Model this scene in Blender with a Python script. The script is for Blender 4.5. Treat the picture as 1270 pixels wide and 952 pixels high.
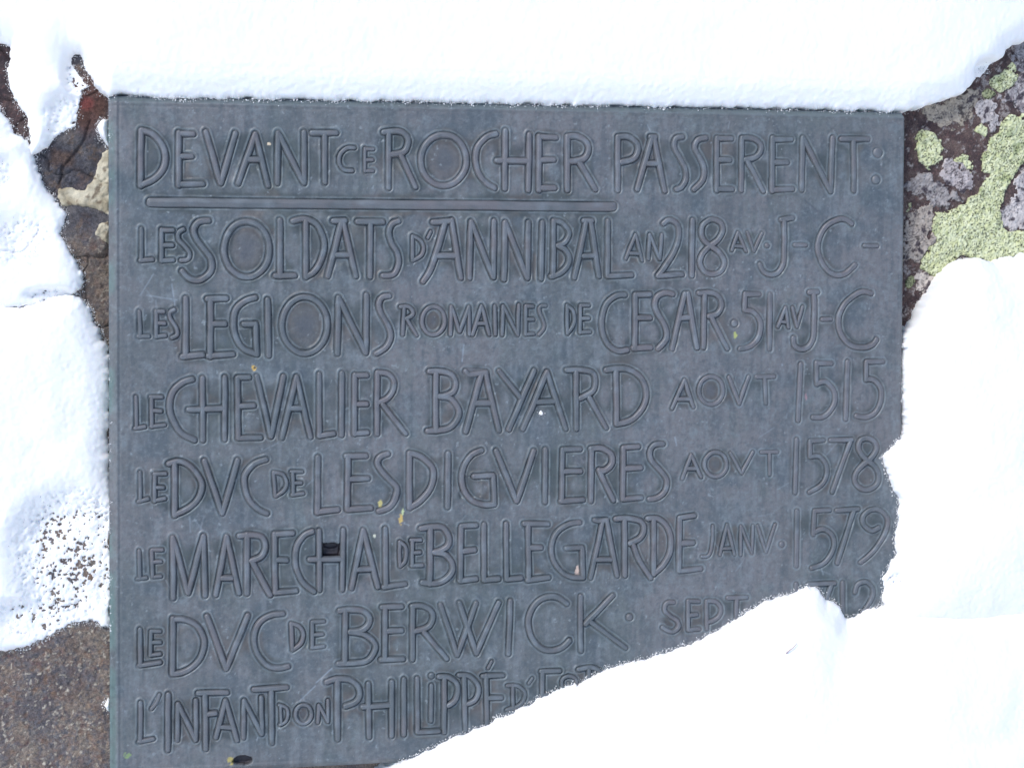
import bpy, math
import numpy as np
from mathutils import Matrix, Vector

# ------------------------------------------------------------------ scene, camera, light
sc = bpy.context.scene
for o in list(bpy.data.objects): bpy.data.objects.remove(o)
C = bpy.context.collection
sc.view_settings.view_transform = 'Standard'
sc.view_settings.look = 'None'
sc.view_settings.gamma = 1.0
sc.view_settings.use_curve_mapping = False
sc.view_settings.exposure = 0.95

TILT = math.radians(25)          # the rock face leans back
Z0 = 1.75
ct, st = math.cos(TILT), math.sin(TILT)
# face coordinates: u right, v up the face, w out of the face (metres)
T = Matrix(((1, 0, 0, -0.5), (0, st, -ct, 0), (0, ct, st, Z0), (0, 0, 0, 1)))
Tn = np.array([[1, 0, 0], [0, st, -ct], [0, ct, st]])
T0 = np.array([-0.5, 0, Z0])

F = 2100.0
CP = np.array([0.10146694, -0.25239632, 2.02780974])
CA = (-0.04258541, -0.18402049, -0.00687647)
def rotm(a, b, g):
    ca, sa, cb, sb, cg, sg = np.cos(a), np.sin(a), np.cos(b), np.sin(b), np.cos(g), np.sin(g)
    return (np.array([[1, 0, 0], [0, ca, -sa], [0, sa, ca]]) @ np.array([[cb, 0, sb], [0, 1, 0], [-sb, 0, cb]])
            @ np.array([[cg, -sg, 0], [sg, cg, 0], [0, 0, 1]]))
CM = rotm(*CA)
cam = bpy.data.cameras.new('camera')
cam.sensor_width = 36; cam.lens = F / 1270 * 36
cam.clip_start = 0.05; cam.clip_end = 500
co = bpy.data.objects.new('camera', cam); C.objects.link(co)
co.matrix_world = T @ Matrix.Translation(CP.tolist()) @ Matrix(CM.tolist()).to_4x4()
sc.camera = co

SUN_EL, SUN_AZ = math.radians(55), math.radians(-118)   # azimuth of the sun seen from above, from +Y clockwise
sd = Vector((math.sin(SUN_AZ) * math.cos(SUN_EL), math.cos(SUN_AZ) * math.cos(SUN_EL), math.sin(SUN_EL)))
sl = bpy.data.lights.new('sun', 'SUN'); sl.energy = 1.35; sl.angle = math.radians(20); sl.color = (1, 0.985, 0.96)
so = bpy.data.objects.new('sun', sl); C.objects.link(so)
so.rotation_euler = sd.to_track_quat('Z', 'Y').to_euler(); so.location = (-2, -3, 5)
w = bpy.data.worlds.new('World'); sc.world = w; w.use_nodes = True
nt = w.node_tree; bg = nt.nodes['Background']
sky = nt.nodes.new('ShaderNodeTexSky'); sky.sky_type = 'NISHITA'; sky.sun_disc = False
sky.sun_elevation = SUN_EL; sky.sun_rotation = SUN_AZ; sky.air_density = 1.0; sky.dust_density = 3.0; sky.altitude = 1800
nt.links.new(sky.outputs[0], bg.inputs[0]); bg.inputs[1].default_value = 0.105

# ------------------------------------------------------------------ helpers
def at(px, py, wv=0.0):
    """point of the rock face (plane w = wv) seen at a pixel of the photograph"""
    px = np.asarray(px, float); py = np.asarray(py, float)
    d = np.stack([(px - 635) / F, -(py - 476) / F, -np.ones_like(px)], -1) @ CM.T
    t = (wv - CP[2]) / d[..., 2]
    return (CP + d * t[..., None])[..., :2]

def hsh(i, j, s):
    n = (i.astype(np.int64) * 374761393 + j.astype(np.int64) * 668265263 + s * 1442695041) & 0xffffffff
    n = ((n ^ (n >> 13)) * 1274126177) & 0xffffffff
    n = ((n ^ (n >> 16)) * 2246822519) & 0xffffffff
    return ((n ^ (n >> 15)) & 0xffffff) / float(0xffffff)
def vn(x, y, s=0):
    i = np.floor(x); j = np.floor(y); fx = x - i; fy = y - j
    fx = fx * fx * fx * (fx * (fx * 6 - 15) + 10); fy = fy * fy * fy * (fy * (fy * 6 - 15) + 10)
    a = hsh(i, j, s); b = hsh(i + 1, j, s); c = hsh(i, j + 1, s); d = hsh(i + 1, j + 1, s)
    return (a + (b - a) * fx) * (1 - fy) + (c + (d - c) * fx) * fy
def fbm(x, y, scale, octv=4, s=0, gain=0.5):
    """-1..1 noise, scale in metres"""
    r = 0; a = 1; t = 0; k = 1 / scale
    for o in range(octv):
        r = r + a * (vn(x * k + o * 17.3 - y * k * 0.37, y * k + o * 9.1 + x * k * 0.37, s + o) * 2 - 1); t += a; a *= gain; k *= 2.03
    return r / t
def worley(x, y, scale, s=0):
    """distance to nearest and second nearest random point (in cells) and a random value of the cell"""
    x = x / scale; y = y / scale; i = np.floor(x); j = np.floor(y)
    d1 = np.full(x.shape, 9.0); d2 = d1.copy(); v = np.zeros(x.shape)
    for a in (-1, 0, 1):
        for b in (-1, 0, 1):
            p = i + a; q = j + b
            d = np.hypot(p + hsh(p, q, s) - x, q + hsh(p, q, s + 7) - y)
            m = d < d1
            d2 = np.where(m, d1, np.minimum(d2, d)); v = np.where(m, hsh(p, q, s + 13), v); d1 = np.where(m, d, d1)
    return d1, d2, v
def sm(a, b, x):
    t = np.clip((x - a) / (b - a), 0, 1); return t * t * (3 - 2 * t)
def lin(r, g, b):
    c = np.array([r, g, b], float) / 255
    return np.where(c <= 0.04045, c / 12.92, ((c + 0.055) / 1.055) ** 2.4)
def mix(a, b, t):
    return a + (b - a) * np.asarray(t)[..., None]
def sdf(poly, x, y):
    """signed distance, positive inside"""
    P = np.asarray(poly, float); Q = np.roll(P, -1, 0)
    d = np.full(x.shape, 1e9); ins = np.zeros(x.shape, bool)
    for (ax, ay), (bx, by) in zip(P, Q):
        ex, ey = bx - ax, by - ay
        t = np.clip(((x - ax) * ex + (y - ay) * ey) / (ex * ex + ey * ey + 1e-12), 0, 1)
        d = np.minimum(d, (x - ax - t * ex) ** 2 + (y - ay - t * ey) ** 2)
        if abs(ey) > 1e-12:
            ins ^= ((ay > y) != (by > y)) & (x < ex * (y - ay) / ey + ax)
    d = np.sqrt(d)
    return np.where(ins, d, -d)
def pxpoly(pts, wv):
    a = np.array(pts, float); return at(a[:, 0], a[:, 1], wv)

def link(o, parent=None, label=None, cat=None, kind=None, group=None):
    C.objects.link(o)
    if parent is not None: o.parent = parent
    if label: o['label'] = label
    if cat: o['category'] = cat
    if kind: o['kind'] = kind
    if group: o['group'] = group
    return o
def to_world(V): return np.asarray(V) @ Tn.T + T0
def mesh_np(name, V, Q, mat, col=None, smooth=True, origin=None, world=True, tris=False):
    """V in face coordinates; the object's origin is put at its base"""
    V = np.asarray(V, np.float64); Q = np.asarray(Q, np.int32)
    if world: V = to_world(V)
    if origin is None: origin = np.array([(V[:, 0].min() + V[:, 0].max()) / 2, (V[:, 1].min() + V[:, 1].max()) / 2, V[:, 2].min()])
    V = V - origin
    me = bpy.data.meshes.new(name); n = 3 if tris else 4
    me.vertices.add(len(V)); me.vertices.foreach_set('co', V.astype(np.float32).ravel())
    me.loops.add(Q.size); me.loops.foreach_set('vertex_index', Q.ravel())
    me.polygons.add(len(Q)); me.polygons.foreach_set('loop_start', np.arange(0, Q.size, n, dtype=np.int32))
    me.update(calc_edges=True)
    me.polygons.foreach_set('use_smooth', np.full(len(Q), smooth))
    if col is not None:
        a = me.attributes.new('Col', 'FLOAT_COLOR', 'POINT')
        c = np.ones((len(V), 4), np.float32); c[:, :3] = col; a.data.foreach_set('color', c.ravel())
    me.materials.append(mat)
    o = bpy.data.objects.new(name, me); o.location = origin
    return o
def grid_quads(nu, nv, keep=None):
    i = np.arange(nu * nv).reshape(nv, nu)
    q = np.stack([i[:-1, :-1], i[:-1, 1:], i[1:, 1:], i[1:, :-1]], -1)      # v must increase with row
    if keep is not None:
        k = keep[:-1, :-1] | keep[:-1, 1:] | keep[1:, 1:] | keep[1:, :-1]
        q = q[k]
    return q.reshape(-1, 4)
def compact(V, Q, col=None):
    u, inv = np.unique(Q, return_inverse=True)
    return V[u], inv.reshape(Q.shape), (None if col is None else col[u])

# ------------------------------------------------------------------ materials
def new_mat(name):
    m = bpy.data.materials.new(name); m.use_nodes = True
    return m, m.node_tree, m.node_tree.nodes['Principled BSDF']
def noise(nt, scale, detail=4, rough=0.6, vec=None):
    n = nt.nodes.new('ShaderNodeTexNoise'); n.inputs['Scale'].default_value = scale
    n.inputs['Detail'].default_value = detail; n.inputs['Roughness'].default_value = rough
    if vec is not None: nt.links.new(vec, n.inputs['Vector'])
    return n.outputs['Fac']
def maprange(nt, x, a, b, c, d):
    n = nt.nodes.new('ShaderNodeMapRange'); nt.links.new(x, n.inputs[0])
    for k, v in zip((1, 2, 3, 4), (a, b, c, d)): n.inputs[k].default_value = v
    return n.outputs[0]
def mult(nt, col, fac):
    n = nt.nodes.new('ShaderNodeVectorMath'); n.operation = 'SCALE'
    nt.links.new(col, n.inputs[0]); nt.links.new(fac, n.inputs['Scale']); return n.outputs[0]
def bump(nt, b, h, strength, dist):
    n = nt.nodes.new('ShaderNodeBump'); n.inputs['Strength'].default_value = strength; n.inputs['Distance'].default_value = dist
    nt.links.new(h, n.inputs['Height']); nt.links.new(n.outputs[0], b.inputs['Normal'])
def coords(nt, scale=(1, 1, 1)):
    t = nt.nodes.new('ShaderNodeNewGeometry'); m = nt.nodes.new('ShaderNodeMapping'); m.inputs['Scale'].default_value = scale
    nt.links.new(t.outputs['Position'], m.inputs['Vector']); return m.outputs[0]
def attr(nt):
    a = nt.nodes.new('ShaderNodeAttribute'); a.attribute_name = 'Col'; return a.outputs['Color']

M_bronze, n_, b_ = new_mat('bronze_patina')
f1 = noise(n_, 900, 3, 0.7, coords(n_)); f2 = noise(n_, 160, 5, 0.7, coords(n_)); fs = noise(n_, 120, 4, 0.7, coords(n_, (1, 6, 0.25)))
v = n_.nodes.new('ShaderNodeMath'); v.operation = 'MULTIPLY'
n_.links.new(maprange(n_, f1, 0.3, 0.7, 0.90, 1.10), v.inputs[0]); n_.links.new(maprange(n_, fs, 0.3, 0.7, 0.94, 1.06), v.inputs[1])
n_.links.new(mult(n_, attr(n_), v.outputs[0]), b_.inputs['Base Color'])
n_.links.new(maprange(n_, f2, 0.3, 0.7, 0.42, 0.62), b_.inputs['Roughness'])
b_.inputs['Metallic'].default_value = 0.25
bump(n_, b_, f2, 0.25, 0.0008)

M_rock, n_, b_ = new_mat('rock_face')
f1 = noise(n_, 700, 6, 0.75, coords(n_)); f2 = noise(n_, 140, 6, 0.7, coords(n_))
f3 = noise(n_, 330, 8, 0.85, coords(n_)); n_.links.new(mult(n_, mult(n_, attr(n_), maprange(n_, f1, 0.35, 0.65, 0.55, 1.5)), maprange(n_, f3, 0.38, 0.62, 0.6, 1.45)), b_.inputs['Base Color'])
b_.inputs['Roughness'].default_value = 0.8
bump(n_, b_, f3, 0.9, 0.003)

M_lichen, n_, b_ = new_mat('crustose_lichen')
f1 = noise(n_, 900, 4, 0.7, coords(n_))
n_.links.new(mult(n_, attr(n_), maprange(n_, f1, 0.3, 0.7, 0.8, 1.15)), b_.inputs['Base Color'])
b_.inputs['Roughness'].default_value = 0.95; b_.inputs['Specular IOR Level'].default_value = 0.15
bump(n_, b_, f1, 0.5, 0.001)

M_snow, n_, b_ = new_mat('snow')
f1 = noise(n_, 420, 5, 0.8, coords(n_)); f2 = noise(n_, 60, 4, 0.6, coords(n_))
b_.inputs['Base Color'].default_value = (0.94, 0.93, 0.915, 1)
b_.inputs['Roughness'].default_value = 0.7; b_.inputs['Specular IOR Level'].default_value = 0.2
b_.inputs['Subsurface Weight'].default_value = 0.35; b_.inputs['Subsurface Radius'].default_value = (0.6, 0.8, 1.0)
b_.inputs['Subsurface Scale'].default_value = 0.006
bump(n_, b_, f1, 0.3, 0.0009)

# ------------------------------------------------------------------ the lettering, traced from the casting
# tile header "@ x y" (5.292 units per photograph pixel); letter "char half-width: stroke; stroke"; ~ = curve, o = ring (cx cy rx ry), * = dot (x y r)
S = 5.292
TXT = """
@ 160 150
D 19: 80,62 75,425; ~80,62 150,85 215,150 240,235 220,320 160,385 75,420
E 18: 328,78 325,425; 328,85 422,85; 328,232 415,232; 328,415 485,412
V 18: 505,72 602,410; 698,80 602,410
A 18: 830,85 715,412; 830,85 915,425; 780,252 855,252
N 18: 978,78 975,410; 978,78 1148,410; 1150,75 1148,410
T 18: 1200,80 1363,80; 1285,80 1285,405
@ 400 150
C 13: ~208,178 160,180 115,220 110,275 140,320 195,325
E 11: 278,180 278,332; 278,185 335,185; 278,256 330,256; 278,328 335,328
R 18: 435,80 435,440; ~400,75 450,68 515,72 560,110 560,160 530,205 440,220; 515,225 610,435
O 18: o795,258,150,167
C 18: ~1140,85 1080,105 1020,170 1005,260 1030,350 1080,410 1130,440
H 18: 1200,65 1198,445; 1145,260 1355,262; 1360,88 1352,455
@ 640 150
E 18: 152,100 152,455; 152,105 262,110; 165,255 248,255; 160,440 255,440
R 18: 338,100 338,455; ~338,102 400,100 460,135 478,190 450,245 390,262 338,262; 410,262 522,450
P 18: 670,105 668,455; ~670,105 740,105 795,150 800,200 770,250 690,270
A 18: 893,108 795,450; 880,105 915,106; 905,105 978,460; 862,280 945,280
S 18: ~1095,105 1050,115 1040,170 1075,240 1110,310 1115,380 1085,435 1050,450
S 18: ~1248,110 1195,125 1175,180 1205,240 1235,310 1225,390 1170,450
@ 880 150
E 17: 50,110 48,460; 50,115 145,115; 55,255 135,255; 50,448 150,448
R 17: 215,110 210,455; ~215,112 280,112 335,150 335,200 300,240 235,255; 250,262 355,460
E 17: 415,110 412,460; 425,122 535,122; 425,272 510,272; 415,452 545,448
N 17: 612,110 605,455; 612,110 797,465; 808,110 797,465
T 17: 862,120 1040,120; 945,120 948,460
. 30: *1105,210,32
. 30: *1092,385,30
@ 160 255
L 14: 82,150 82,360; 75,358 155,352
E 14: 215,155 212,365; 215,160 290,160; 220,258 285,258; 212,360 290,357
S 14: ~358,155 325,175 325,220 365,265 398,315 385,355 340,360
S 19: ~525,98 460,105 425,150 440,215 490,280 540,350 535,430 470,485 400,480 350,430
O 19: o773,286,149,184
L 18: 992,95 992,465; 960,462 1090,458
D 18: 1160,100 1162,470; ~1075,102 1130,88 1180,95 1240,130 1275,210 1280,280 1255,370 1210,435 1162,465
@ 400 255
A 18: 125,105 35,465; 135,100 220,465; 90,322 175,322; 70,100 150,98
T 18: 230,105 398,105; 315,110 312,468
S 18: ~500,100 455,120 435,180 455,250 490,310 500,380 465,450 395,460
D 12: 592,200 592,362; ~592,200 640,225 665,270 650,325 592,362
' 10: 712,170 692,212
A 18: 725,108 850,100; ~805,110 760,270 710,420 660,498; 850,95 908,475; 760,328 880,328
N 18: 975,105 965,475; 975,105 1122,470; 1127,100 1122,470
N 18: 1200,110 1192,485; 1200,110 1345,475; 1352,110 1345,475
@ 640 255
I 18: 175,110 165,480
B 17: 248,100 245,465; ~248,102 300,110 345,160 345,200 315,245 272,262; ~272,262 320,290 350,340 335,400 290,445 230,465
A 17: 460,105 385,475; 490,105 545,465; 440,330 510,328; 445,100 500,100
L 17: 605,100 602,462; 602,462 760,455
A 12: 785,190 720,350; 785,190 828,360; 750,312 810,315
N 12: 878,190 870,350; 878,190 945,350; 958,190 945,350
2 17: ~965,120 1005,92 1060,125 1070,200 1040,300 985,390 930,460; 930,460 1092,450
1 17: 1160,95 1155,460
@ 880 255
8 16: c20,88 75,112 88,165 55,225 0,268 -45,320 -60,380 -30,435 20,452 75,430 98,375 75,320 25,275 -25,240 -50,190 -45,130 -10,98
A 11: 188,175 145,295; 188,175 240,300; 165,265 220,268
V 11: 250,175 292,300; 345,180 292,300
. 16: *378,262,18
J 17: ~490,95 492,180 491,270 485,380 450,440 400,455 355,435 330,385; 470,92 545,82
- 14: 560,258 632,258
C 17: ~935,120 890,90 830,95 760,140 715,230 715,310 750,395 810,450 880,452 930,415 955,390
- 14: 1015,265 1100,265
@ 160 345
L 13: 70,215 72,385; 60,382 130,378
E 13: 180,215 180,385; 180,218 230,218; 185,295 235,295; 180,382 240,375
S 13: ~298,205 268,225 275,270 310,325 315,370 280,390
L 18: 375,130 372,515; 350,515 485,500
E 18: 535,140 535,515; 515,135 640,132; 545,300 630,300; 520,510 685,498
G 18: ~830,128 760,150 700,205 685,290 700,380 750,460 840,500; 840,500 832,298; 832,298 752,302
I 18: 910,140 918,510
O 18: o1154,308,149,185
@ 400 345
N 18: 105,125 100,495; 105,125 285,490; 290,110 285,490
S 18: ~440,115 390,125 370,175 390,240 430,310 450,380 420,450 350,495
R 12: 535,190 528,370; ~510,188 560,185 590,210 590,240 545,265; 555,270 620,375
O 13: o727,278,75,92
M 12: 845,185 840,370; 845,185 900,350; 962,185 900,350; 962,185 965,370
A 12: 1045,180 985,370; 1045,180 1095,370; 1015,295 1075,295
I 12: 1130,180 1135,370
N 12: 1185,180 1180,372; 1185,180 1282,370; 1290,175 1282,372
@ 640 345
E 12: 65,185 65,370; 65,183 112,183; 70,268 115,268; 65,368 118,365
S 12: ~195,180 160,185 155,220 180,280 185,325 150,372
D 12: 335,175 338,365; ~335,178 375,215 385,270 370,320 338,362
E 12: 425,180 422,358; 425,178 480,178; 430,265 478,262; 425,355 485,350
C 18: ~718,108 660,115 595,165 565,250 565,340 600,430 660,475 730,470
E 18: 785,105 782,460; 785,108 880,105; 800,260 880,260; 770,460 885,455
S 18: ~1030,105 980,95 925,125 915,190 950,260 985,330 985,400 930,465
A 17: 1110,100 1025,465; 1130,100 1188,455; 1080,262 1155,258
R 17: 1240,105 1232,455; ~1200,98 1280,95 1335,125 1350,185 1320,235 1265,250; 1285,255 1388,460
@ 880 345
. 22: *165,295,24
5 16: 235,100 230,210; 235,105 325,105; ~230,210 290,225 335,290 325,380 270,445 200,465
1 16: 398,105 395,465
A 11: 500,190 450,320; 500,190 520,322; 465,285 510,288
V 11: 545,190 575,318; 612,185 575,318
J 17: ~685,95 690,180 688,280 680,390 650,450 600,465 555,440 550,390; 655,92 710,90
- 14: 740,270 795,268
C 17: ~1060,100 1000,88 925,130 865,200 845,290 870,380 930,440 1010,455 1070,435 1095,400
@ 160 440
L 12: 48,275 50,480; 40,482 105,472
E 12: 148,280 150,472; 140,275 215,275; 155,365 210,368; 145,470 235,460
C 18: ~415,160 350,180 290,240 265,330 285,420 340,510 430,560
H 17: 482,150 485,560; 390,360 620,350; 630,145 628,555
E 17: 712,150 718,545; 715,148 790,148; 725,335 820,330; 715,545 865,540
V 17: 840,140 932,535; 1015,140 932,535
A 17: 1100,140 1005,545; 1100,140 1190,540; 1055,350 1135,350
L 17: 1250,125 1250,535; 1250,532 1345,515
@ 400 440
I 17: 128,120 125,525
E 17: 212,130 210,520; 212,135 292,132; 215,322 290,322; 210,515 295,510
R 17: 360,115 358,520; ~360,115 430,125 470,170 460,240 420,290 370,310; 395,325 548,515
B 18: 745,110 745,500; ~700,110 760,108 840,125 875,180 860,240 800,270 760,272; ~760,272 840,285 895,360 880,430 820,485 690,500
A 18: ~940,105 960,125 1010,125 1075,115; 1045,125 940,505; 1070,115 1160,495; 1000,315 1105,315
Y 17: 1160,105 1300,280; 1390,100 1222,490
@ 640 440
A 17: 205,110 45,485; 205,110 328,485; 125,308 250,305
R 17: 395,110 398,485; ~330,98 420,98 500,115 520,170 505,235 450,270 420,285; 480,280 592,478
D 18: ~590,98 650,90 740,95 820,150 855,240 835,340 760,425 660,455; 658,95 662,455
A 13: 1105,165 1025,350; 1105,165 1165,340; 1055,290 1140,290
@ 880 440
O 13: o10,232,80,92
V 13: 128,145 195,318; 258,142 195,318
T 13: 310,142 425,142; 365,145 370,318
1 16: 598,60 582,430
5 16: 702,50 705,195; 702,55 800,55; ~705,190 760,175 815,230 825,300 790,370 740,410 680,410
1 16: 908,45 895,420
5 16: 1030,45 1030,165; 1030,45 1138,42; ~1030,160 1080,165 1125,220 1125,300 1090,375 1030,410 965,400
@ 160 540
L 12: 75,240 75,430; 62,432 125,412
E 12: 170,255 168,430; 165,250 238,248; 175,340 225,340; 165,425 235,412
D 18: 300,185 300,525; ~258,185 330,168 400,200 460,270 480,330 455,410 390,475 300,520
V 18: 495,165 612,510; 715,160 612,510
C 18: ~900,155 820,185 760,260 760,340 790,420 850,485 905,510
D 12: 950,240 960,398; ~950,240 1010,255 1035,310 1015,360 960,398
E 12: 1075,240 1078,385; 1065,235 1138,235; 1085,310 1130,308; 1070,388 1145,378
L 18: 1240,140 1238,505; 1238,500 1370,485
@ 400 540
E 18: 168,135 165,485; 155,135 285,132; 180,285 298,280; 165,485 320,475
S 18: ~430,120 380,135 360,180 395,240 455,300 490,350 470,430 430,475 370,495
D 18: 572,115 572,475; ~572,115 640,135 715,200 730,265 705,350 640,430 572,470
I 18: 825,115 822,468
G 17: ~1045,95 980,125 930,190 915,280 935,370 985,430 1060,455 1130,450; 1130,450 1122,260; 1122,260 995,265
V 18: 1140,100 1275,430; 1388,98 1275,430
@ 640 540
I 18: 195,90 190,435
E 17: 305,90 302,430; 305,92 422,88; 315,235 425,232; 295,430 440,420
R 18: 497,85 492,430; ~490,85 560,82 625,120 630,180 590,225 550,230; 545,225 640,425
E 17: 705,80 702,420; 705,78 805,72; 710,215 820,210; 700,420 825,405
S 17: ~968,55 910,60 880,100 890,165 950,230 990,290 980,360 930,405 875,415
A 12: 1150,125 1090,280; 1150,125 1215,270; 1125,215 1190,215
@ 880 540
O 13: o40,188,73,80
V 11: 138,115 210,245; 285,108 210,245
T 11: 340,108 445,105; 395,110 395,255
1 16: 572,25 560,375
5 15: 660,35 660,140; 660,35 750,30; ~660,140 720,135 765,190 770,250 735,320 655,370
7 15: 795,30 935,25; 925,40 805,370
8 16: c1035,18 1085,40 1098,90 1060,150 1000,200 960,250 955,310 1000,350 1050,352 1100,320 1112,260 1090,205 1040,165 1000,125 978,75 995,30
@ 160 635
L 12: 68,250 72,435; 55,438 115,430
E 12: 150,250 155,425; 155,245 220,245; 160,325 210,322; 155,425 210,420
M 18: 290,165 290,560; 290,165 388,530; 490,155 388,530; 490,155 498,545
A 17: 640,155 570,540; 640,155 722,530; 610,430 675,430
R 18: 775,145 775,530; ~725,155 800,148 875,165 895,225 870,290 800,320; 810,325 925,540
E 17: 955,140 960,525; 955,145 1075,135; 970,310 1035,312; 955,525 1100,515
C 17: ~1205,125 1150,150 1100,220 1090,320 1110,400 1150,470 1215,520
H 17: 1250,120 1250,510; 1185,310 1400,308; 1408,115 1400,508
@ 400 635
A 17: 270,115 190,500; 270,115 362,490; 225,378 330,372
L 17: 412,105 415,490; 400,492 545,468
D 12: 505,190 510,355; ~505,192 545,225 550,280 540,325 510,352
E 12: 590,185 590,350; 580,182 645,182; 595,265 640,262; 585,350 655,345
B 18: 710,100 705,470; ~645,105 720,95 790,100 830,160 825,215 780,250 730,262; ~730,262 800,275 850,330 850,390 800,445 740,465 655,460
E 17: 910,90 905,450; 910,90 1010,85; 925,255 1000,245; 900,450 1010,435
L 17: 1062,80 1060,445; 1060,445 1155,435
L 17: 1205,75 1208,440; 1208,440 1305,430
@ 640 635
E 17: 80,80 85,440; 50,75 210,75; 100,232 165,230; 75,445 215,425
G 17: ~420,65 340,80 265,135 235,220 245,310 300,390 370,425 440,428; 440,428 435,230; 435,230 330,235
A 16: ~515,50 545,58 600,50; 570,60 490,430; 595,50 665,415; 530,310 625,310
R 17: 715,45 715,415; ~655,45 740,40 820,60 840,110 815,170 745,205; ~770,215 820,330 885,430
D 17: 905,45 905,405; ~865,40 930,40 990,90 1018,170 1010,270 965,350 905,400
E 17: 1075,35 1072,385; 1075,35 1170,22; 1085,205 1165,200; 1070,385 1215,370
@ 880 635
J 10: ~23,89 20,190 5,270 -20,290 -50,290
A 10: 115,80 70,280; 115,80 165,275; 85,238 150,235
N 10: 205,90 205,280; 205,90 280,270; 285,85 280,270
V 10: 315,85 372,262; 430,80 372,262
. 18: *475,210,20
1 15: 575,-10 572,350
5 15: 688,-5 682,145; 688,-10 790,-15; ~682,135 745,110 805,150 820,215 790,290 740,340 670,365
7 15: 835,-10 975,-22; 950,-15 840,335
9 15: ~1112,100 1065,122 1015,85 1008,30 1045,-10 1100,-20 1150,10 1170,70 1140,160 1070,260 990,330
@ 160 735
L 14: 72,235 75,475; 65,475 205,455
E 12: 145,250 140,410; 145,250 205,250; 150,325 205,322; 140,408 205,400
D 18: 290,165 285,530; ~290,172 370,175 450,220 495,310 475,410 420,480 350,520 285,530
V 18: 512,150 640,495; 782,145 640,495
C 18: ~1012,135 930,145 855,195 820,290 840,390 900,470 970,495 1045,480
D 13: 1065,200 1075,375; ~1065,200 1120,220 1145,270 1130,330 1075,375
E 12: 1205,190 1205,358; 1205,190 1280,185; 1215,275 1272,272; 1200,360 1280,350
@ 400 735
B 18: 150,110 148,460; ~110,115 180,108 260,115 310,160 300,210 250,245 180,255; ~180,255 270,270 345,330 340,390 290,445 200,460 105,465
E 17: 412,95 410,440; 390,92 520,88; 430,250 520,245; 385,440 530,432
R 17: 592,85 590,435; ~585,85 650,82 715,115 725,170 690,225 600,250; 665,255 815,430
W 17: 775,75 885,405; 1010,65 885,405; 900,65 1012,395; 1158,60 1012,395
I 17: 1235,50 1220,400
@ 640 735
C 18: ~335,70 275,30 200,25 130,65 85,150 85,240 120,320 180,370 250,375 310,350 350,310
K 17: 425,20 425,380; 635,15 455,205; 490,190 720,360
. 24: *745,158,25
S 14: ~1035,60 990,65 975,110 1010,150 1060,185 1065,225 1020,255 960,225
E 13: 1130,50 1130,240; 1130,50 1200,55; 1135,145 1190,140; 1130,242 1205,235
P 13: 1254,53 1254,235; ~1254,55 1310,55 1345,95 1340,145 1300,180 1254,190
@ 880 690
T 14: 120,270 245,265; 180,270 175,400
1 15: 570,180 560,510
7 15: 650,182 820,175; 800,185 700,500
1 15: 875,170 875,500
2 15: ~955,235 975,180 1025,165 1070,200 1070,260 1030,330 960,420; 960,420 1080,415
@ 160 832
L 14: 78,205 75,460; 65,462 160,442
' 11: ~200,150 185,200 150,245
I 17: 258,150 255,515
N 15: 322,215 318,450; 322,215 440,450; 440,190 440,450
F 17: 500,140 505,510; 455,142 645,138; 515,280 570,275
A 15: 635,190 570,435; 635,190 712,452; 600,365 680,368
N 15: 755,190 752,435; 755,190 870,410; 870,170 872,410
T 17: 820,120 1035,105; 935,120 938,470
D 10: 995,225 1000,350; ~985,220 1035,240 1045,285 1030,330 990,352
O 12: o1145,280,52,62
N 11: 1245,220 1240,335; 1245,220 1305,330; 1305,190 1305,330
@ 400 832
P 18: 98,65 100,445; ~25,70 90,50 170,55 230,95 245,150 220,200 150,230
H 17: 300,80 308,430; 262,235 455,222; 455,70 455,425
I 16: 535,50 535,415
L 16: 622,45 625,400; 625,400 765,392
I 14: *715,28,20; 715,90 712,325
P 17: 800,35 800,400; ~765,35 820,35 880,75 890,130 870,190 825,225
P 16: 930,25 940,385; ~895,25 960,30 1015,80 1025,130 1000,190 950,215
E 16: 1075,25 1080,400; 1050,30 1185,25; 1090,175 1175,172; 1080,400 1180,392
' 10: 1110,-68 1085,-22
@ 600 812
D 12: 190,195 195,355; ~155,200 220,200 270,240 265,290 235,330 150,358
' 10: 320,150 295,185
E 16: 385,110 385,440; 375,105 500,102; 395,262 470,260
S 12: ~610,190 600,150 555,135 515,160 520,210 570,250
P 15: 690,95 700,420; ~620,92 700,80 760,100 800,150 780,220 710,260
"""
KIND = {'.': 'dot', '-': 'hyphen', "'": 'apostrophe'}
def catmull(P, closed=False, step=0.0025):
    P = np.asarray(P, float); n = len(P); out = []
    rng = n if closed else n - 1
    for i in range(rng):
        g = (lambda k: P[k % n]) if closed else (lambda k: P[min(max(k, 0), n - 1)])
        a, b, c, d = g(i - 1), g(i), g(i + 1), g(i + 2)
        m = max(3, int(np.hypot(*(c - b)) / step))
        t = (np.arange(m) / m)[:, None]
        out.append(0.5 * ((2 * b) + (c - a) * t + (2 * a - 5 * b + 4 * c - d) * t ** 2 + (3 * b - a - 3 * c + d) * t ** 3))
    r = np.concatenate(out)
    return r if closed else np.vstack([r, P[-1]])
glyphs = []            # (char, [(points (n,2) in metres, radius, closed)])
ox = oy = 0
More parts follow.
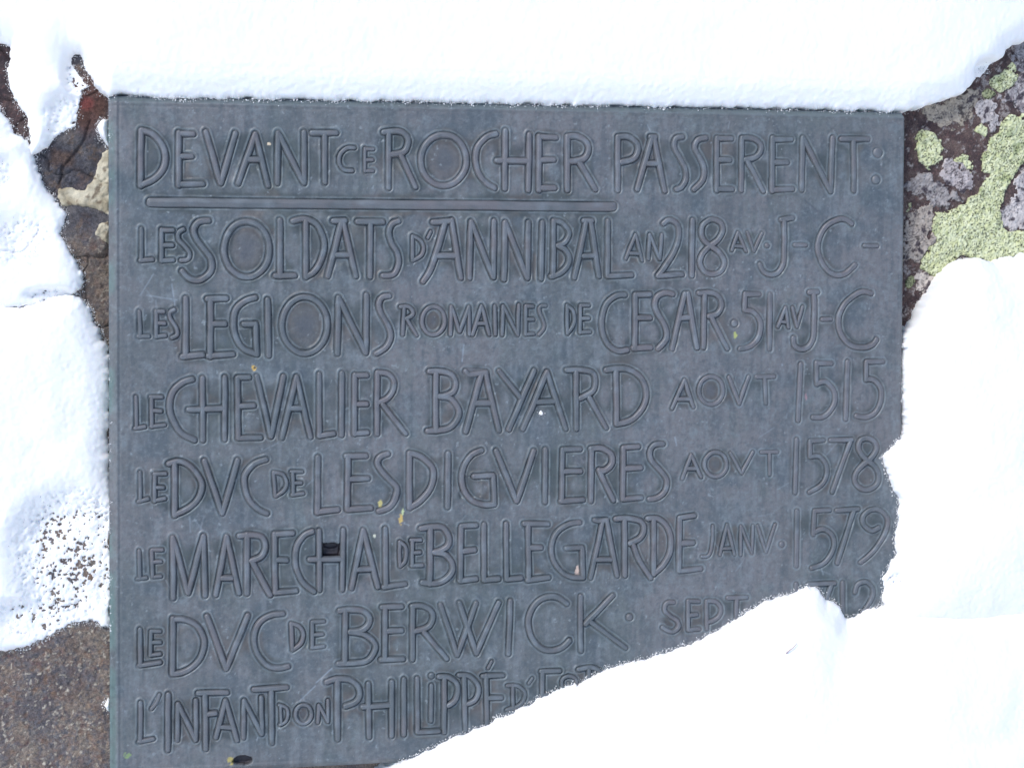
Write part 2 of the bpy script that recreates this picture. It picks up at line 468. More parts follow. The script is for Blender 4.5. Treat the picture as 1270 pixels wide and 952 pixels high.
for line in TXT.strip().splitlines():
    if line[0] == '@':
        ox, oy = map(float, line[1:].split()); continue
    head, body = line.split(':', 1); ch, hw = head.split(); hw = float(hw)
    strokes = []
    rad = hw / S * 0.00098
    for s_ in body.split(';'):
        s_ = s_.strip()
        if s_[0] in 'o*':
            a = [float(q) for q in s_[1:].split(',')]
            if s_[0] == 'o':
                th = np.linspace(0, 2 * np.pi, 14, endpoint=False)
                P = np.stack([a[0] + a[2] * np.cos(th), a[1] + a[3] * np.sin(th)], 1)
                P = at(ox + P[:, 0] / S, oy + P[:, 1] / S)
                strokes.append((catmull(P, True), rad, True))
            else:
                P = at(np.array([ox + a[0] / S]), np.array([oy + a[1] / S]))
                strokes.append((P, a[2] / S * 0.00098, False))
            continue
        closed = s_[0] == 'c'; curve = s_[0] in '~c'
        P = np.array([[float(q) for q in p.split(',')] for p in s_.lstrip('~c').split()])
        P = at(ox + P[:, 0] / S, oy + P[:, 1] / S)
        if curve: P = catmull(P, closed)
        else:
            n = max(2, int(np.hypot(*(P[-1] - P[0])) / 0.006) + 1); t = np.linspace(0, 1, n)[:, None]
            P = P[0] + (P[-1] - P[0]) * t
        strokes.append((P, rad, closed))
    glyphs.append((ch, strokes))
# the hand of the modeller: strokes waver a little
for gi, (ch, strokes) in enumerate(glyphs):
    for P, r_, cl in strokes:
        P[:, 0] += 0.00045 * fbm(P[:, 0], P[:, 1], 0.02, 2, 31); P[:, 1] += 0.00045 * fbm(P[:, 0], P[:, 1], 0.02, 2, 37)
RINGS = [(P, r_) for ch, st__ in glyphs for P, r_, cl in st__ if cl and ch == 'O']
rule = at(np.linspace(187, 760, 60), np.linspace(250.8, 256.5, 60))
rule[:, 1] += 0.0005 * fbm(rule[:, 0], rule[:, 1], 0.05, 2, 3)
RULE_R = 0.0052

# ------------------------------------------------------------------ plaque plate (one dense relief)
corner = {k: at(np.array([x]), np.array([y]))[0] for k, (x, y) in dict(tl=(134, 118), tr=(1123, 139), br=(1114, 915), bl=(136, 964)).items()}
Wp, Hp = 0.985, 0.799
GS = 0.00108
nu, nv = int(Wp / GS), int(Hp / GS)
us = np.linspace(0, 1, nu); vs = np.linspace(0, 1, nv)
UU, VV = np.meshgrid(us, vs)                                   # vs: 0 bottom, 1 top
PX = ((1 - UU) * (1 - VV))[..., None] * corner['bl'] + (UU * (1 - VV))[..., None] * corner['br'] + (UU * VV)[..., None] * corner['tr'] + ((1 - UU) * VV)[..., None] * corner['tl']
X, Y = PX[..., 0].copy(), PX[..., 1].copy()
x0, x1, y0, y1 = X.min(), X.max(), Y.min(), Y.max()
D = np.full(X.shape, 0.03)                                     # distance to the edge of the nearest stroke
def seg_update(a, b, r, pad=0.012):
    lo = np.minimum(a, b) - r - pad; hi = np.maximum(a, b) + r + pad
    i0 = max(0, int((lo[0] - x0) / (x1 - x0) * nu) - 8); i1 = min(nu, int((hi[0] - x0) / (x1 - x0) * nu) + 9)
    j0 = max(0, int((lo[1] - y0) / (y1 - y0) * nv) - 16); j1 = min(nv, int((hi[1] - y0) / (y1 - y0) * nv) + 17)
    if i0 >= i1 or j0 >= j1: return
    x = X[j0:j1, i0:i1]; y = Y[j0:j1, i0:i1]; e = b - a
    t = np.clip(((x - a[0]) * e[0] + (y - a[1]) * e[1]) / (e @ e + 1e-12), 0, 1)
    d = np.hypot(x - a[0] - t * e[0], y - a[1] - t * e[1]) - r
    np.minimum(D[j0:j1, i0:i1], d, out=D[j0:j1, i0:i1])
for ch, strokes in glyphs:
    for P, r_, cl in strokes:
        if len(P) == 1: seg_update(P[0], P[0], r_); continue
        Q = np.vstack([P, P[:1]]) if cl else P
        if len(Q) > 12: Q = Q[::2] if (len(Q) % 2) else np.vstack([Q[::2], Q[-1:]])
        elif not cl: Q = Q[[0, -1]]
        for a, b in zip(Q[:-1], Q[1:]): seg_update(a, b, r_)
seg_update(rule[0], rule[-1], RULE_R)
def box(A, r):
    for ax in (0, 1):
        c = np.cumsum(np.concatenate([np.zeros_like(np.take(A, [0], ax)), A], ax), ax); n = A.shape[ax]
        lo = np.clip(np.arange(n) - r, 0, n); hi = np.clip(np.arange(n) + r + 1, 0, n)
        A = (np.take(c, hi, ax) - np.take(c, lo, ax)) / (2 * r + 1)
    return A
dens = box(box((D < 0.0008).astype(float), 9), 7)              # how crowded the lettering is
mm = 0.001
wav = (1 + 0.5 * fbm(X, Y, 0.012, 3, 6)) * (1 - .22 * sm(.62, .8, X)) * (.85 + .4 * fbm(X, Y, .05, 2, 7))
Z = (-0.9 * mm * np.exp(-((D - 0.1 * mm) / (0.85 * mm)) ** 2) + 1.25 * mm * np.exp(-((D - 2.3 * mm) / (1.15 * mm)) ** 2)) * wav
Z += -2.2 * mm * sm(0.25, 0.55, dens) + 0.9 * mm * fbm(X, Y, 0.07, 3, 5) + 0.35 * mm * fbm(X, Y, 0.012, 3, 8) + 0.12 * mm * fbm(X, Y, 0.0035, 2, 9)
# edges: long bevel at the left and top, thin lip elsewhere
sl_ = UU * Wp; sr_ = (1 - UU) * Wp; sb_ = VV * Hp; st_ = (1 - VV) * Hp
def bevel(s, wdt, drop, lip):
    return -drop * sm(wdt, 0.0, s) + lip * np.exp(-((s - wdt - 0.0012) / 0.0012) ** 2) - 0.6 * lip * np.exp(-((s - wdt - 0.004) / 0.0011) ** 2)
Z += bevel(sl_, 0.0085, 0.007, 0.0007) + bevel(st_, 0.0075, 0.008, 0.0008) + bevel(sr_, 0.0022, 0.003, 0.0002) + bevel(sb_, 0.006, 0.005, 0.0008)
# casting flaws, holes
HOLES = []
def hole(px, py, rx, ry, depth, square=False, ang=0.0, s=0):
    global Z
    c = at(np.array([px]), np.array([py]))[0]; dx = (X - c[0]) / (rx * mm); dy = (Y - c[1]) / (ry * mm)
    ca, sa = math.cos(ang), math.sin(ang); dx, dy = dx * ca + dy * sa, -dx * sa + dy * ca
    r = np.maximum(abs(dx), abs(dy)) if square else np.hypot(dx, dy)
    r = r + 0.15 * fbm(X, Y, 0.006, 3, 40 + s)
    m = sm(1.08, 0.9, r); Z -= depth * m
    HOLES.append(m)
hole(411, 683.5, 11.5, 9.5, 0.009, True, -0.03)
hole(411, 677, 9, 4, 0.003, False, 0, 5)
hole(301, 942.5, 12.5, 5.5, 0.008, False, 0.1, 9)
hole(583, 603, 13, 13, 0.0018, True, 0, 3)
sc_lines = [(172, 345, 190, 372, .4), (190, 340, 174, 366, .5), (213, 352, 217, 378, .8), (182, 366, 219, 372, .6), (193, 372, 195, 392, .4), (384, 878, 374, 862, .5), (372, 868, 391, 850, .8), (392, 846, 412, 828, .9), (575, 427, 573, 448, .8),
            (998, 248, 1014, 262, -.7), (963, 155, 966, 165, -.6), (235, 640, 236, 660, .5), (241, 643, 253, 660, .4), (253, 640, 246, 664, .4), (1000, 700, 1030, 712, .4), (940, 640, 960, 636, .3), (1018, 703, 1021, 712, .8),
            (905, 150, 903, 160, .5), (803, 155, 806, 162, .7), (1116, 185, 1116, 200, -.5), (837, 542, 839, 552, .8), (948, 590, 980, 590, -.3), (945, 600, 942, 616, -.4), (962, 590, 962, 617, -.3)]
rs = np.random.RandomState(4)
for k in range(170):
    px, py = rs.uniform(150, 1110), rs.uniform(140, 940); L = rs.uniform(4, 26); a = rs.normal(math.pi / 2, 0.5) if rs.rand() < .6 else rs.uniform(0, 3.1)
    sc_lines.append((px, py, px + L * math.cos(a), py + L * math.sin(a), rs.uniform(-.5, .45)))
SCR = np.zeros(X.shape)
for (ax_, ay_, bx_, by_, s_) in sc_lines:
    a = at(np.array([ax_]), np.array([ay_]))[0]; b = at(np.array([bx_]), np.array([by_]))[0]
    lo = np.minimum(a, b) - .004; hi = np.maximum(a, b) + .004
    i0 = max(0, int((lo[0] - x0) / (x1 - x0) * nu) - 8); i1 = min(nu, int((hi[0] - x0) / (x1 - x0) * nu) + 9)
    j0 = max(0, int((lo[1] - y0) / (y1 - y0) * nv) - 16); j1 = min(nv, int((hi[1] - y0) / (y1 - y0) * nv) + 17)
    x = X[j0:j1, i0:i1]; y = Y[j0:j1, i0:i1]; e = b - a
    t = np.clip(((x - a[0]) * e[0] + (y - a[1]) * e[1]) / (e @ e + 1e-12), 0, 1)
    d = np.hypot(x - a[0] - t * e[0], y - a[1] - t * e[1])
    SCR[j0:j1, i0:i1] += s_ * np.exp(-(d / (0.8 * mm)) ** 2)
Z -= 0.25 * mm * abs(SCR)
# patina: blue grey bronze, dull green and brown verdigris; ground tinted darker between crowded strokes, paler rims beside them
big = fbm(X, Y, 0.16, 4, 50) + 0.5 * fbm(X, Y, 0.03, 4, 51)
colP = mix(lin(99, 104, 106), lin(114, 113, 115), sm(-.5, .6, big))
colP = mix(colP, lin(84, 94, 101), 0.75 * sm(0.0, 0.6, fbm(X, Y, 0.05, 4, 52)))
colP = mix(colP, lin(120, 128, 132), 0.6 * sm(0.1, 0.6, fbm(X, Y, 0.02, 5, 53, .65)))
strk = fbm(X, Y * .12, 0.006, 3, 63) + .6 * fbm(X, Y * .3, 0.02, 3, 64); colP = mix(colP, lin(122, 126, 130), .45 * sm(.1, .7, strk)); colP = mix(colP, lin(80, 88, 94), .45 * sm(.1, .7, -strk))
fine_ = fbm(X, Y, 0.0045, 3, 59, .8); colP = mix(colP, lin(78, 90, 96), .45 * sm(.05, .6, fine_)); colP = mix(colP, lin(128, 138, 142), .35 * sm(.05, .6, -fine_))
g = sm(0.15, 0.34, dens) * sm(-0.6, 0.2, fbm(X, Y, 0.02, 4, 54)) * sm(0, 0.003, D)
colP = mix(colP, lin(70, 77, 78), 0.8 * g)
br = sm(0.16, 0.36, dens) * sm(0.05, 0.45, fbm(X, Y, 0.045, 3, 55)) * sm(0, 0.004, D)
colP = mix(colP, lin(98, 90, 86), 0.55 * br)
for P_, r__ in RINGS:
    c_ = P_.mean(0); a_, b_ = np.ptp(P_[:, 0]) / 2 - r__, np.ptp(P_[:, 1]) / 2 - r__
    q_ = np.hypot((X - c_[0]) / a_, (Y - c_[1]) / b_) + .15 * fbm(X, Y, .012, 3, 65)
    colP = mix(colP, lin(92, 84, 80), .42 * sm(1.1, .6, q_)); colP = mix(colP, lin(84, 90, 98), .5 * sm(.7, .2, q_)); Z -= .0012 * sm(1.05, .8, q_)
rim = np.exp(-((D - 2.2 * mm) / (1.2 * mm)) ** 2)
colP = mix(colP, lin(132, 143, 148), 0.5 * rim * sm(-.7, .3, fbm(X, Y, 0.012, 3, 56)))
colP = mix(colP, lin(150, 160, 168), 0.8 * np.clip(SCR, 0, 1)); colP = mix(colP, lin(62, 68, 80), 0.7 * np.clip(-SCR, 0, 1))
edge = sm(0.010, 0.004, sl_)
colP = mix(colP, lin(104, 130, 126), 0.6 * edge * sm(-0.1, 0.5, fbm(X, Y, 0.03, 4, 57) + 0.6 * sm(0.55, 1, 1 - VV)))
colP = mix(colP, lin(104, 116, 120), 0.7 * sm(0.009, 0.006, st_)); 
stn = fbm(X, Y * .55, .045, 5, 66, .65); colP = mix(colP, lin(96, 108, 105), .2 * sm(.12, .5, stn)); colP = mix(colP, lin(104, 100, 100), .18 * sm(.12, .5, -stn))
colP = mix(colP, lin(70, 76, 82), .28 * sm(.32, .55, fbm(X, Y, .009, 3, 67, .7))); fl = sm(0.62, 0.72, fbm(X, Y, 0.006, 3, 58)); colP = mix(colP, lin(150, 158, 162), 0.5 * fl)
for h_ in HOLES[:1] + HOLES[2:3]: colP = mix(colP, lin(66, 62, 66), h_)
def spot(px, py, rx, ry, c, ang=0, s=0):
    global colP
    q = at(np.array([px]), np.array([py]))[0]; dx = (X - q[0]) / (rx * mm); dy = (Y - q[1]) / (ry * mm)
    ca, sa = math.cos(ang), math.sin(ang); dx, dy = dx * ca + dy * sa, -dx * sa + dy * ca
    colP = mix(colP, lin(*c), sm(1.1, 0.7, np.hypot(dx, dy) + 0.7 * fbm(X, Y, 0.003, 2, 60 + s)))
for a in [(334, 178, 2.2, 2, (225, 205, 175)), (315, 455.5, 2.5, 3.2, (205, 170, 95)), (315.8, 455.5, 1, 1.6, (90, 80, 70)), (471.5, 625, 2.6, 4.5, (190, 178, 118)),
          (497, 643, 3.2, 6, (198, 170, 104), -0.35), (499.5, 635, 1.5, 4, (190, 200, 150)), (464.5, 664.5, 1.7, 2.6, (205, 205, 185)), (286, 942.5, 3.4, 5, (176, 162, 100)), (912, 415, 2.2, 4, (170, 175, 110)),
          (158, 936, 3.5, 3.5, (130, 150, 105)), (730, 826, 3, 2, (150, 140, 110)), (509, 624, 2, 6, (185, 170, 120)), (590, 497, 2, 4, (150, 120, 110)), (716, 707, 2.8, 7, (205, 180, 165)), (1000, 492, 1.5, 5, (150, 125, 130))]:
    spot(*a)
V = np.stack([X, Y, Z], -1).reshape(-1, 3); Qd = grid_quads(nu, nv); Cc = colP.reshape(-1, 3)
# side walls round the relief
idx = np.arange(nu * nv).reshape(nv, nu)
loop = np.concatenate([idx[0, :], idx[1:, -1], idx[-1, -2::-1], idx[-2:0:-1, 0]])
W2 = V[loop].copy(); W2[:, 2] = -0.045
b0 = len(V); k = np.arange(len(loop)); kn = np.roll(k, -1)
side = np.stack([loop[k], b0 + k, b0 + kn, loop[kn]], 1)
V = np.vstack([V, W2]); Qd = np.vstack([Qd, side]); Cc = np.vstack([Cc, np.tile(lin(92, 106, 108), (len(loop), 1))])

plq = bpy.data.objects.new('commemorative_plaque', None)
org = to_world([(corner['bl'][0] + corner['br'][0]) / 2, corner['br'][1], -0.045]); plq.location = org
link(plq, None, 'large blue-grey bronze plaque with raised French lettering, fixed to the snowy rock', 'plaque')
def child(o, parent):
    link(o, parent); o.location = Vector(o.location) - parent.location if parent.type == 'EMPTY' or True else o.location
    return o
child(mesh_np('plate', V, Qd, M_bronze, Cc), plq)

def plate_z(p):                                               # height of the relief under a point, away from grooves
    return 0.9 * mm * fbm(p[:, 0], p[:, 1], 0.07, 3, 5)
PROF = [(1.16, -2.0), (1.04, -0.5), (0.84, 1.15), (0.62, 2.0), (0.30, 2.35), (0.0, 2.25)]
RPROF = [(1.10, -1.8), (1.0, -0.3), (0.84, 0.9), (0.5, 0.75), (0.3, 1.5), (0.0, 1.6)]
def sweep(P, r, closed, square=False):
    """rounded bar along a polyline; rings of offsets from the outer foot to the crown"""
    if len(P) == 1:
        th = np.linspace(0, 2 * np.pi, 18, endpoint=False); nrm = np.stack([np.cos(th), np.sin(th)], 1)
        base = np.repeat(P, 18, 0); rings = [(base, nrm)]; tang = nrm * 0
        prof = [(1.12, -2.2), (1.02, -0.4), (0.85, 1.0), (0.6, 1.7), (0.3, 2.0), (0.0, 2.1)]
    else:
        t = np.gradient(P, axis=0) if not closed else np.roll(P, -1, 0) - np.roll(P, 1, 0)
        t /= np.linalg.norm(t, axis=1)[:, None] + 1e-9; nl = np.stack([-t[:, 1], t[:, 0]], 1); prof = RPROF if square else PROF
        if closed: rings = [(P, nl), (P[::-1], -nl[::-1])]
        else:
            def cap(c, n0, tt):
                th = np.linspace(0, np.pi, 7)[1:-1]
                k = 1.0 if not square else 1.0 / np.maximum(abs(np.cos(th)), abs(np.sin(th)))
                e = (np.cos(th) * k)[:, None] * n0 + (0.92 * np.sin(th) * k)[:, None] * tt
                return np.repeat(c[None], len(th), 0), e
            c1, e1 = cap(P[-1], nl[-1], t[-1]); c0, e0 = cap(P[0], -nl[0], -t[0])
            rings = [(np.vstack([P, c1, P[::-1], c0]), np.vstack([nl, e1, -nl[::-1], e0]))]
    Vs, Qs = [], []; off = 0
    for base, nrm in rings:
        n = len(base)
        for f_, h_ in prof:
            q = base + nrm * (f_ * r)
            hh = plate_z(base) + h_ * mm * min(1.0, r / (3.2 * mm)) ** 0.6 * (1 - .2 * sm(.62, .8, P[:, 0].mean())) * (.95 + .25 * fbm(base[:, 0], base[:, 1], .03, 2, 71)) + (0.12 * mm * fbm(q[:, 0], q[:, 1], 0.008, 2, 70) if h_ > 0 else 0)
            Vs.append(np.column_stack([q, np.broadcast_to(hh, (n,))]))
        i = np.arange(n); j = np.roll(i, -1)
        for k in range(len(prof) - 1):
            a = off + k * n; b = a + n
            Qs.append(np.stack([a + i, b + i, b + j, a + j], 1))
        off += n * len(prof)
    return np.vstack(Vs), np.vstack(Qs)
def letter_cols(V):
    x, y = V[:, 0], V[:, 1]
    c = mix(lin(98, 104, 108), lin(112, 112, 116), sm(-.5, .6, fbm(x, y, 0.16, 4, 50) + 0.5 * fbm(x, y, 0.03, 4, 51)))
    c = mix(c, lin(108, 102, 104), .45 * sm(-.2, .6, fbm(x, y, 0.02, 3, 80))); c = mix(c, lin(80, 88, 92), .5 * sm(.1, .6, fbm(x, y, 0.007, 3, 82)))
    c = mix(c, lin(122, 130, 136), 0.55 * sm(0.05, .6, fbm(V[:, 0], V[:, 1], 0.011, 3, 81)))
    return c
for ch, strokes in glyphs:
    Vs, Qs, off = [], [], 0
    for si, (P, r_, cl) in enumerate(strokes):
        rr = r_ * (1 + 0.05 * math.sin(17.1 * P[0, 0] * 100 + si))
        a, b = sweep(P, rr, cl); a[:, 2] -= si * 0.00006
        Vs.append(a); Qs.append(b + off); off += len(a)
    V = np.vstack(Vs); nm = KIND.get(ch, 'digit' if ch.isdigit() else 'letter')
    child(mesh_np(nm, V, np.vstack(Qs), M_bronze, letter_cols(V)), plq)
a, b = sweep(rule, RULE_R, False, True)
child(mesh_np('underline_bar', a, b, M_bronze, letter_cols(a)), plq)

# ------------------------------------------------------------------ the rock
RW = -0.036
TAN = [[(72, 235), (90, 232), (106, 237), (114, 224), (121, 208), (126, 188), (137, 184), (137, 268), (124, 262), (110, 257), (95, 255), (76, 257), (71, 244)],
       [(119, 287), (123, 278), (137, 271), (137, 302), (118, 291)]]
CRACK = [(73, 237), (75, 222), (77, 208), (86, 198), (97, 185), (105, 173), (112, 150)]
def rock_s(x, y):
    return RW + 0.001 + 0.008 * fbm(x, y, 0.12, 3, 92)
def rock_w(x, y):
    up_ = sm(-0.52, -0.40, y) * (1 - .8 * sm(.5, .9, x))
    d1, d2, v = worley(x + 0.02 * fbm(x, y, .04, 3, 90), y + 0.02 * fbm(x, y, .04, 3, 89), 0.085, 91)
    z = RW + 0.008 * fbm(x, y, 0.12, 3, 92) + (v - .5) * 0.006 * sm(0.02, 0.15, d2 - d1) * up_ + 0.0032 * fbm(x, y, 0.018, 5, 93, 0.65) + 0.0009 * fbm(x, y, 0.003, 2, 94)
    z = z - 0.003 * sm(0.03, 0.0, d2 - d1) * up_
    far = np.maximum.reduce([-0.55 - x, x - 1.55, -1.65 - y, y - 0.42, np.zeros_like(x)])
    z = np.minimum(z, RW + 0.018)
    big_ = sm(0, 0.25, np.maximum.reduce([-0.12 - x, x - 1.12, -1.0 - y, y - 0.12, np.zeros_like(x)]))
    return z + big_ * 0.09 * fbm(x, y, 0.5, 4, 95) - 2.2 * far ** 1.5
def axis(segs):
    out = []
    for a, b, s in segs: out.append(np.arange(a, b - s * .5, s))
    out.append(np.array([segs[-1][1]])); return np.concatenate(out)
e_l = at(np.array([-12.]), np.array([476.]), RW)[0, 0]; e_r = at(np.array([1283.]), np.array([476.]), RW)[0, 0]
e_t = at(np.array([1283.]), np.array([-15.]), RW)[0, 1]; e_b = at(np.array([-12.]), np.array([967.]), RW)[0, 1]
ul = at(np.array([140.]), np.array([476.]), RW)[0, 0] + 0.004; ur = at(np.array([1112.]), np.array([476.]), RW)[0, 0]
U = axis([(-0.95, e_l, 0.02), (e_l, ul, 0.00125), (ul, ur, 0.02), (ur, e_r, 0.00125), (e_r, 1.95, 0.02)])
Vv = axis([(-2.05, e_b, 0.02), (e_b, e_t, 0.00135), (e_t, 0.85, 0.02)])
RX, RY = np.meshgrid(U, Vv); RZ = rock_w(RX, RY)
cr = pxpoly(CRACK, RW); dcr = np.full(RX.shape, 1.0)
for a, b in zip(cr[:-1], cr[1:]):
    e = b - a; t = np.clip(((RX - a[0]) * e[0] + (RY - a[1]) * e[1]) / (e @ e), 0, 1); dcr = np.minimum(dcr, np.hypot(RX - a[0] - t * e[0], RY - a[1] - t * e[1]))
dcr += 0.0015 * fbm(RX, RY, 0.008, 3, 96)
RZ -= 0.003 * np.exp(-(dcr / 0.0018) ** 2)
# minerals
wx, wy = RX + .004 * fbm(RX, RY, .01, 3, 97), RY + .004 * fbm(RX, RY, .01, 3, 98)
d1, d2, v1 = worley(wx, wy, 0.0055, 99); _, _, v2 = worley(wx, wy, 0.0023, 100)
n1 = fbm(RX, RY, 0.03, 4, 101); n2 = fbm(RX, RY, 0.012, 4, 102); n3 = fbm(RX, RY, 0.09, 3, 103)
pal = np.array([lin(122, 106, 98), lin(98, 90, 90), lin(140, 118, 100), lin(80, 84, 98), lin(112, 84, 76), lin(150, 138, 124), lin(100, 102, 106), lin(126, 100, 84)])
brown = 0.35 * pal[(v1 * 7.99).astype(int)] + 0.4 * pal[(v2 * 7.99).astype(int)] + 0.25 * mix(lin(84, 82, 84), lin(118, 104, 92), sm(-.5, .5, fbm(wx, wy, .009, 5, 105, .75)))
blot = fbm(RX + .006 * n2, RY, .028, 4, 110, .6); brown = mix(brown, lin(72, 72, 82), .65 * sm(.05, .4, blot)); brown = mix(brown, lin(136, 122, 106), .6 * sm(.05, .45, -blot)); brown = mix(brown, lin(92, 70, 64), .5 * sm(.1, .5, fbm(RX, RY, .017, 4, 111)))
brown = mix(brown, lin(190, 180, 162), 0.8 * (v2 > 0.95)); brown = mix(brown, lin(60, 62, 72), 0.7 * (v2 < 0.09)); brown = np.clip(mix(brown, lin(112, 106, 100), .2) * 1.22, 0, 1)
brown = mix(brown, lin(140, 104, 76), 0.45 * sm(.3, .7, n2)); brown = mix(brown, lin(96, 52, 50), 0.5 * sm(.55, .8, fbm(RX, RY, .02, 3, 104)))
blue = mix(lin(70, 69, 76), lin(104, 99, 98), sm(-.4, .6, n1)); blue = mix(blue, lin(120, 98, 80), 0.6 * sm(.1, .5, fbm(wx, wy, .011, 5, 107, .75))); blue = mix(blue, lin(52, 54, 66), .5 * sm(.1, .5, fbm(RX, RY, .006, 4, 108, .8))); blue = mix(blue, lin(126, 124, 132), .4 * sm(.2, .6, fbm(RX, RY, .005, 3, 109, .8))); blue = mix(blue, lin(96, 72, 58), 0.6 * sm(.1, .5, -n1))
maroon = mix(lin(80, 63, 62), lin(108, 90, 84), sm(-.3, .6, n2)); maroon = mix(maroon, lin(44, 34, 42), 0.7 * sm(0.1, .5, n1)); maroon = mix(maroon, lin(110, 80, 76), 0.5 * (v2 > .9)); maroon = mix(maroon, lin(176, 167, 162), .75 * sm(.2, .5, fbm(RX, RY, .006, 3, 106, .8) + .35 * fbm(RX, RY, .03, 3, 112)) * sm(.4, .8, RX))
px_ = lambda x, y: at(np.array([float(x)]), np.array([float(y)]), RW)[0]
c1 = px_(100, 300); colR = mix(blue, brown, sm(0.01, -0.02, RY + 0.015 * n1 - c1[1] - 0.012))
colR = mix(colR, lin(104, 88, 74), 0.5 * sm(0.02, -0.02, RY - c1[1]) * sm(-0.02, 0.02, RY - px_(100, 430)[1]) )
q = px_(108, 128); colR = mix(colR, lin(92, 60, 50), 0.85 * sm(0.034, 0.012, np.hypot((RX - q[0]), (RY - q[1]) * .7) + .006 * n2))
colR = mix(colR, lin(140, 66, 60), 0.6 * sm(0.011, 0.004, np.hypot(RX - q[0], RY - q[1]) + .003 * n2))
colR = mix(colR, maroon, sm(px_(42, 140)[0], px_(34, 140)[0], RX + .004 * n1) * sm(px_(40, 300)[1], px_(40, 250)[1], RY))
colR = mix(colR, maroon, sm(0.4, 0.8, RX)); colR = mix(colR, lin(50, 38, 36), 0.5 * np.exp(-(dcr / 0.002) ** 2))
Qd = grid_quads(len(U), len(Vv)); V = np.stack([RX, RY, RZ], -1).reshape(-1, 3); Cc = colR.reshape(-1, 3)
i = np.arange(len(U) * len(Vv)).reshape(len(Vv), len(U)); loop = np.concatenate([i[0, :], i[1:, -1], i[-1, -2::-1], i[-2:0:-1, 0]])
back = V[loop].copy(); ctr = np.array([0.5, -0.6]); back[:, :2] = ctr + (back[:, :2] - ctr) * 0.92; back[:, 2] = -1.7
bb = len(V); k = np.arange(len(loop)); kn = np.roll(k, -1)
V = np.vstack([V, back, [[0.5, -0.6, -1.9]]]); Qd = np.vstack([Qd, np.stack([loop[k], bb + k, bb + kn, loop[kn]], 1), np.stack([bb + k, np.full(len(k), len(V) - 1), np.full(len(k), len(V) - 1), bb + kn], 1)[:0]])
Cc = np.vstack([Cc, np.tile(lin(80, 72, 72), (len(back) + 1, 1))])
rock = mesh_np('rock_face', V, Qd, M_rock, Cc); link(rock, None, 'dark boulder face, brown at left and maroon at right, behind the bronze plaque', None, 'structure')

def patch(name, polys, mat, colf, thick, edge, step, label, noise_amp=0.003, noise_s=0.008, base=rock_w, rough=0.0006, cell=None, wv=RW, parent=None, seed=0, dots=0.0):
    P = [pxpoly(p, wv) for p in polys]; A = np.vstack(P)
    u = np.arange(A[:, 0].min() - .006, A[:, 0].max() + .006, step); v_ = np.arange(A[:, 1].min() - .006, A[:, 1].max() + .006, step)
    x, y = np.meshgrid(u, v_); s = np.maximum.reduce([sdf(p, x, y) for p in P])
    s = s + noise_amp * fbm(x, y, noise_s, 4, 200 + seed) - (.006 * sm(.22, .5, fbm(x, y, .011, 3, 240 + seed, .7)) if cell else 0)
    z = thick * np.sqrt(np.clip(s / edge, 0, 1)) + rough * fbm(x, y, 0.004, 3, 210 + seed)
    gap = np.zeros_like(x); vv = np.zeros_like(x); dd = np.zeros_like(x)
    if cell:
        a_, b_, vv = worley(x + .0008 * fbm(x, y, .003, 2, 3), y + .0008 * fbm(x, y, .003, 2, 4), cell, 220 + seed)
        gap = sm(0.16, 0.03, b_ - a_) ; z -= thick * 0.55 * gap
        e1, e2, ev = worley(x, y, cell * 0.75, 230 + seed); dd = sm(0.40, 0.28, e1) * (ev < dots)
    z = np.where(s > 0, z, -0.004 * np.clip(-s / 0.001, 0, 1)); keep = s > -0.0012
    col = colf(x, y, s, gap, vv, dd)
    V, Q, c = compact(np.stack([x, y, base(x, y) + z], -1).reshape(-1, 3), grid_quads(len(u), len(v_), keep), col.reshape(-1, 3))
    o = mesh_np(name, V, Q, mat, c); link(o, parent); o.location = Vector(o.location) - parent.location
    if label: o['label'] = label
    return o
BL = lin(38, 40, 36)
def green(x, y, s, gap, vv, dd):
    c = mix(lin(206, 208, 158), lin(224, 226, 190), vv); c = mix(c, lin(150, 160, 110), .6 * sm(.2, .6, fbm(x, y, .015, 3, 301)))
    c = mix(c, BL, .62 * gap * sm(-.45, .25, fbm(x, y, .01, 3, 302))); c = mix(c, BL, .9 * dd); return mix(c, BL, .3 * sm(.0012, .0002, s))
def olive(x, y, s, gap, vv, dd):
    c = mix(lin(134, 138, 104), lin(174, 176, 138), vv); c = mix(c, BL, .8 * gap); return mix(c, BL, .8 * dd)
def grey(a, b):
    a, b = (np.array(a) * [1.02, .99, .95]).tolist(), (np.array(b) * [1.02, .995, .96]).tolist()
    def f(x, y, s, gap, vv, dd):
        c = mix(lin(*a), lin(*b), vv * .45 + .55 * sm(-.5, .5, fbm(x, y, .005, 4, 303, .8))); c = mix(c, lin(80, 74, 80), .8 * gap * sm(-.3, .3, fbm(x, y, .012, 3, 304)))
        c = mix(c, lin(70, 62, 70), .9 * sm(.25, .5, fbm(x, y, .009, 4, 305)) * sm(.5, .0, dd * 0)); return mix(mix(c, lin(54, 46, 52), .8 * sm(.1, .35, fbm(x, y, .0045, 3, 308, .8)) * sm(-.2, .4, fbm(x, y, .02, 3, 309))), BL, .7 * dd)
    return f
def tan(x, y, s, gap, vv, dd):
    c = mix(lin(166, 154, 130), lin(206, 196, 172), sm(-.5, .4, fbm(x, y, .014, 4, 306))); return mix(c, lin(104, 88, 72), .8 * sm(.2, .55, fbm(x, y, .007, 4, 307)))
r1 = lambda *p: [(1090 + a / 5.289, 50 + b / 5.289) for a, b in p]
r2 = lambda *p: [(1090 + a / 4.139, 200 + b / 4.139) for a, b in p]
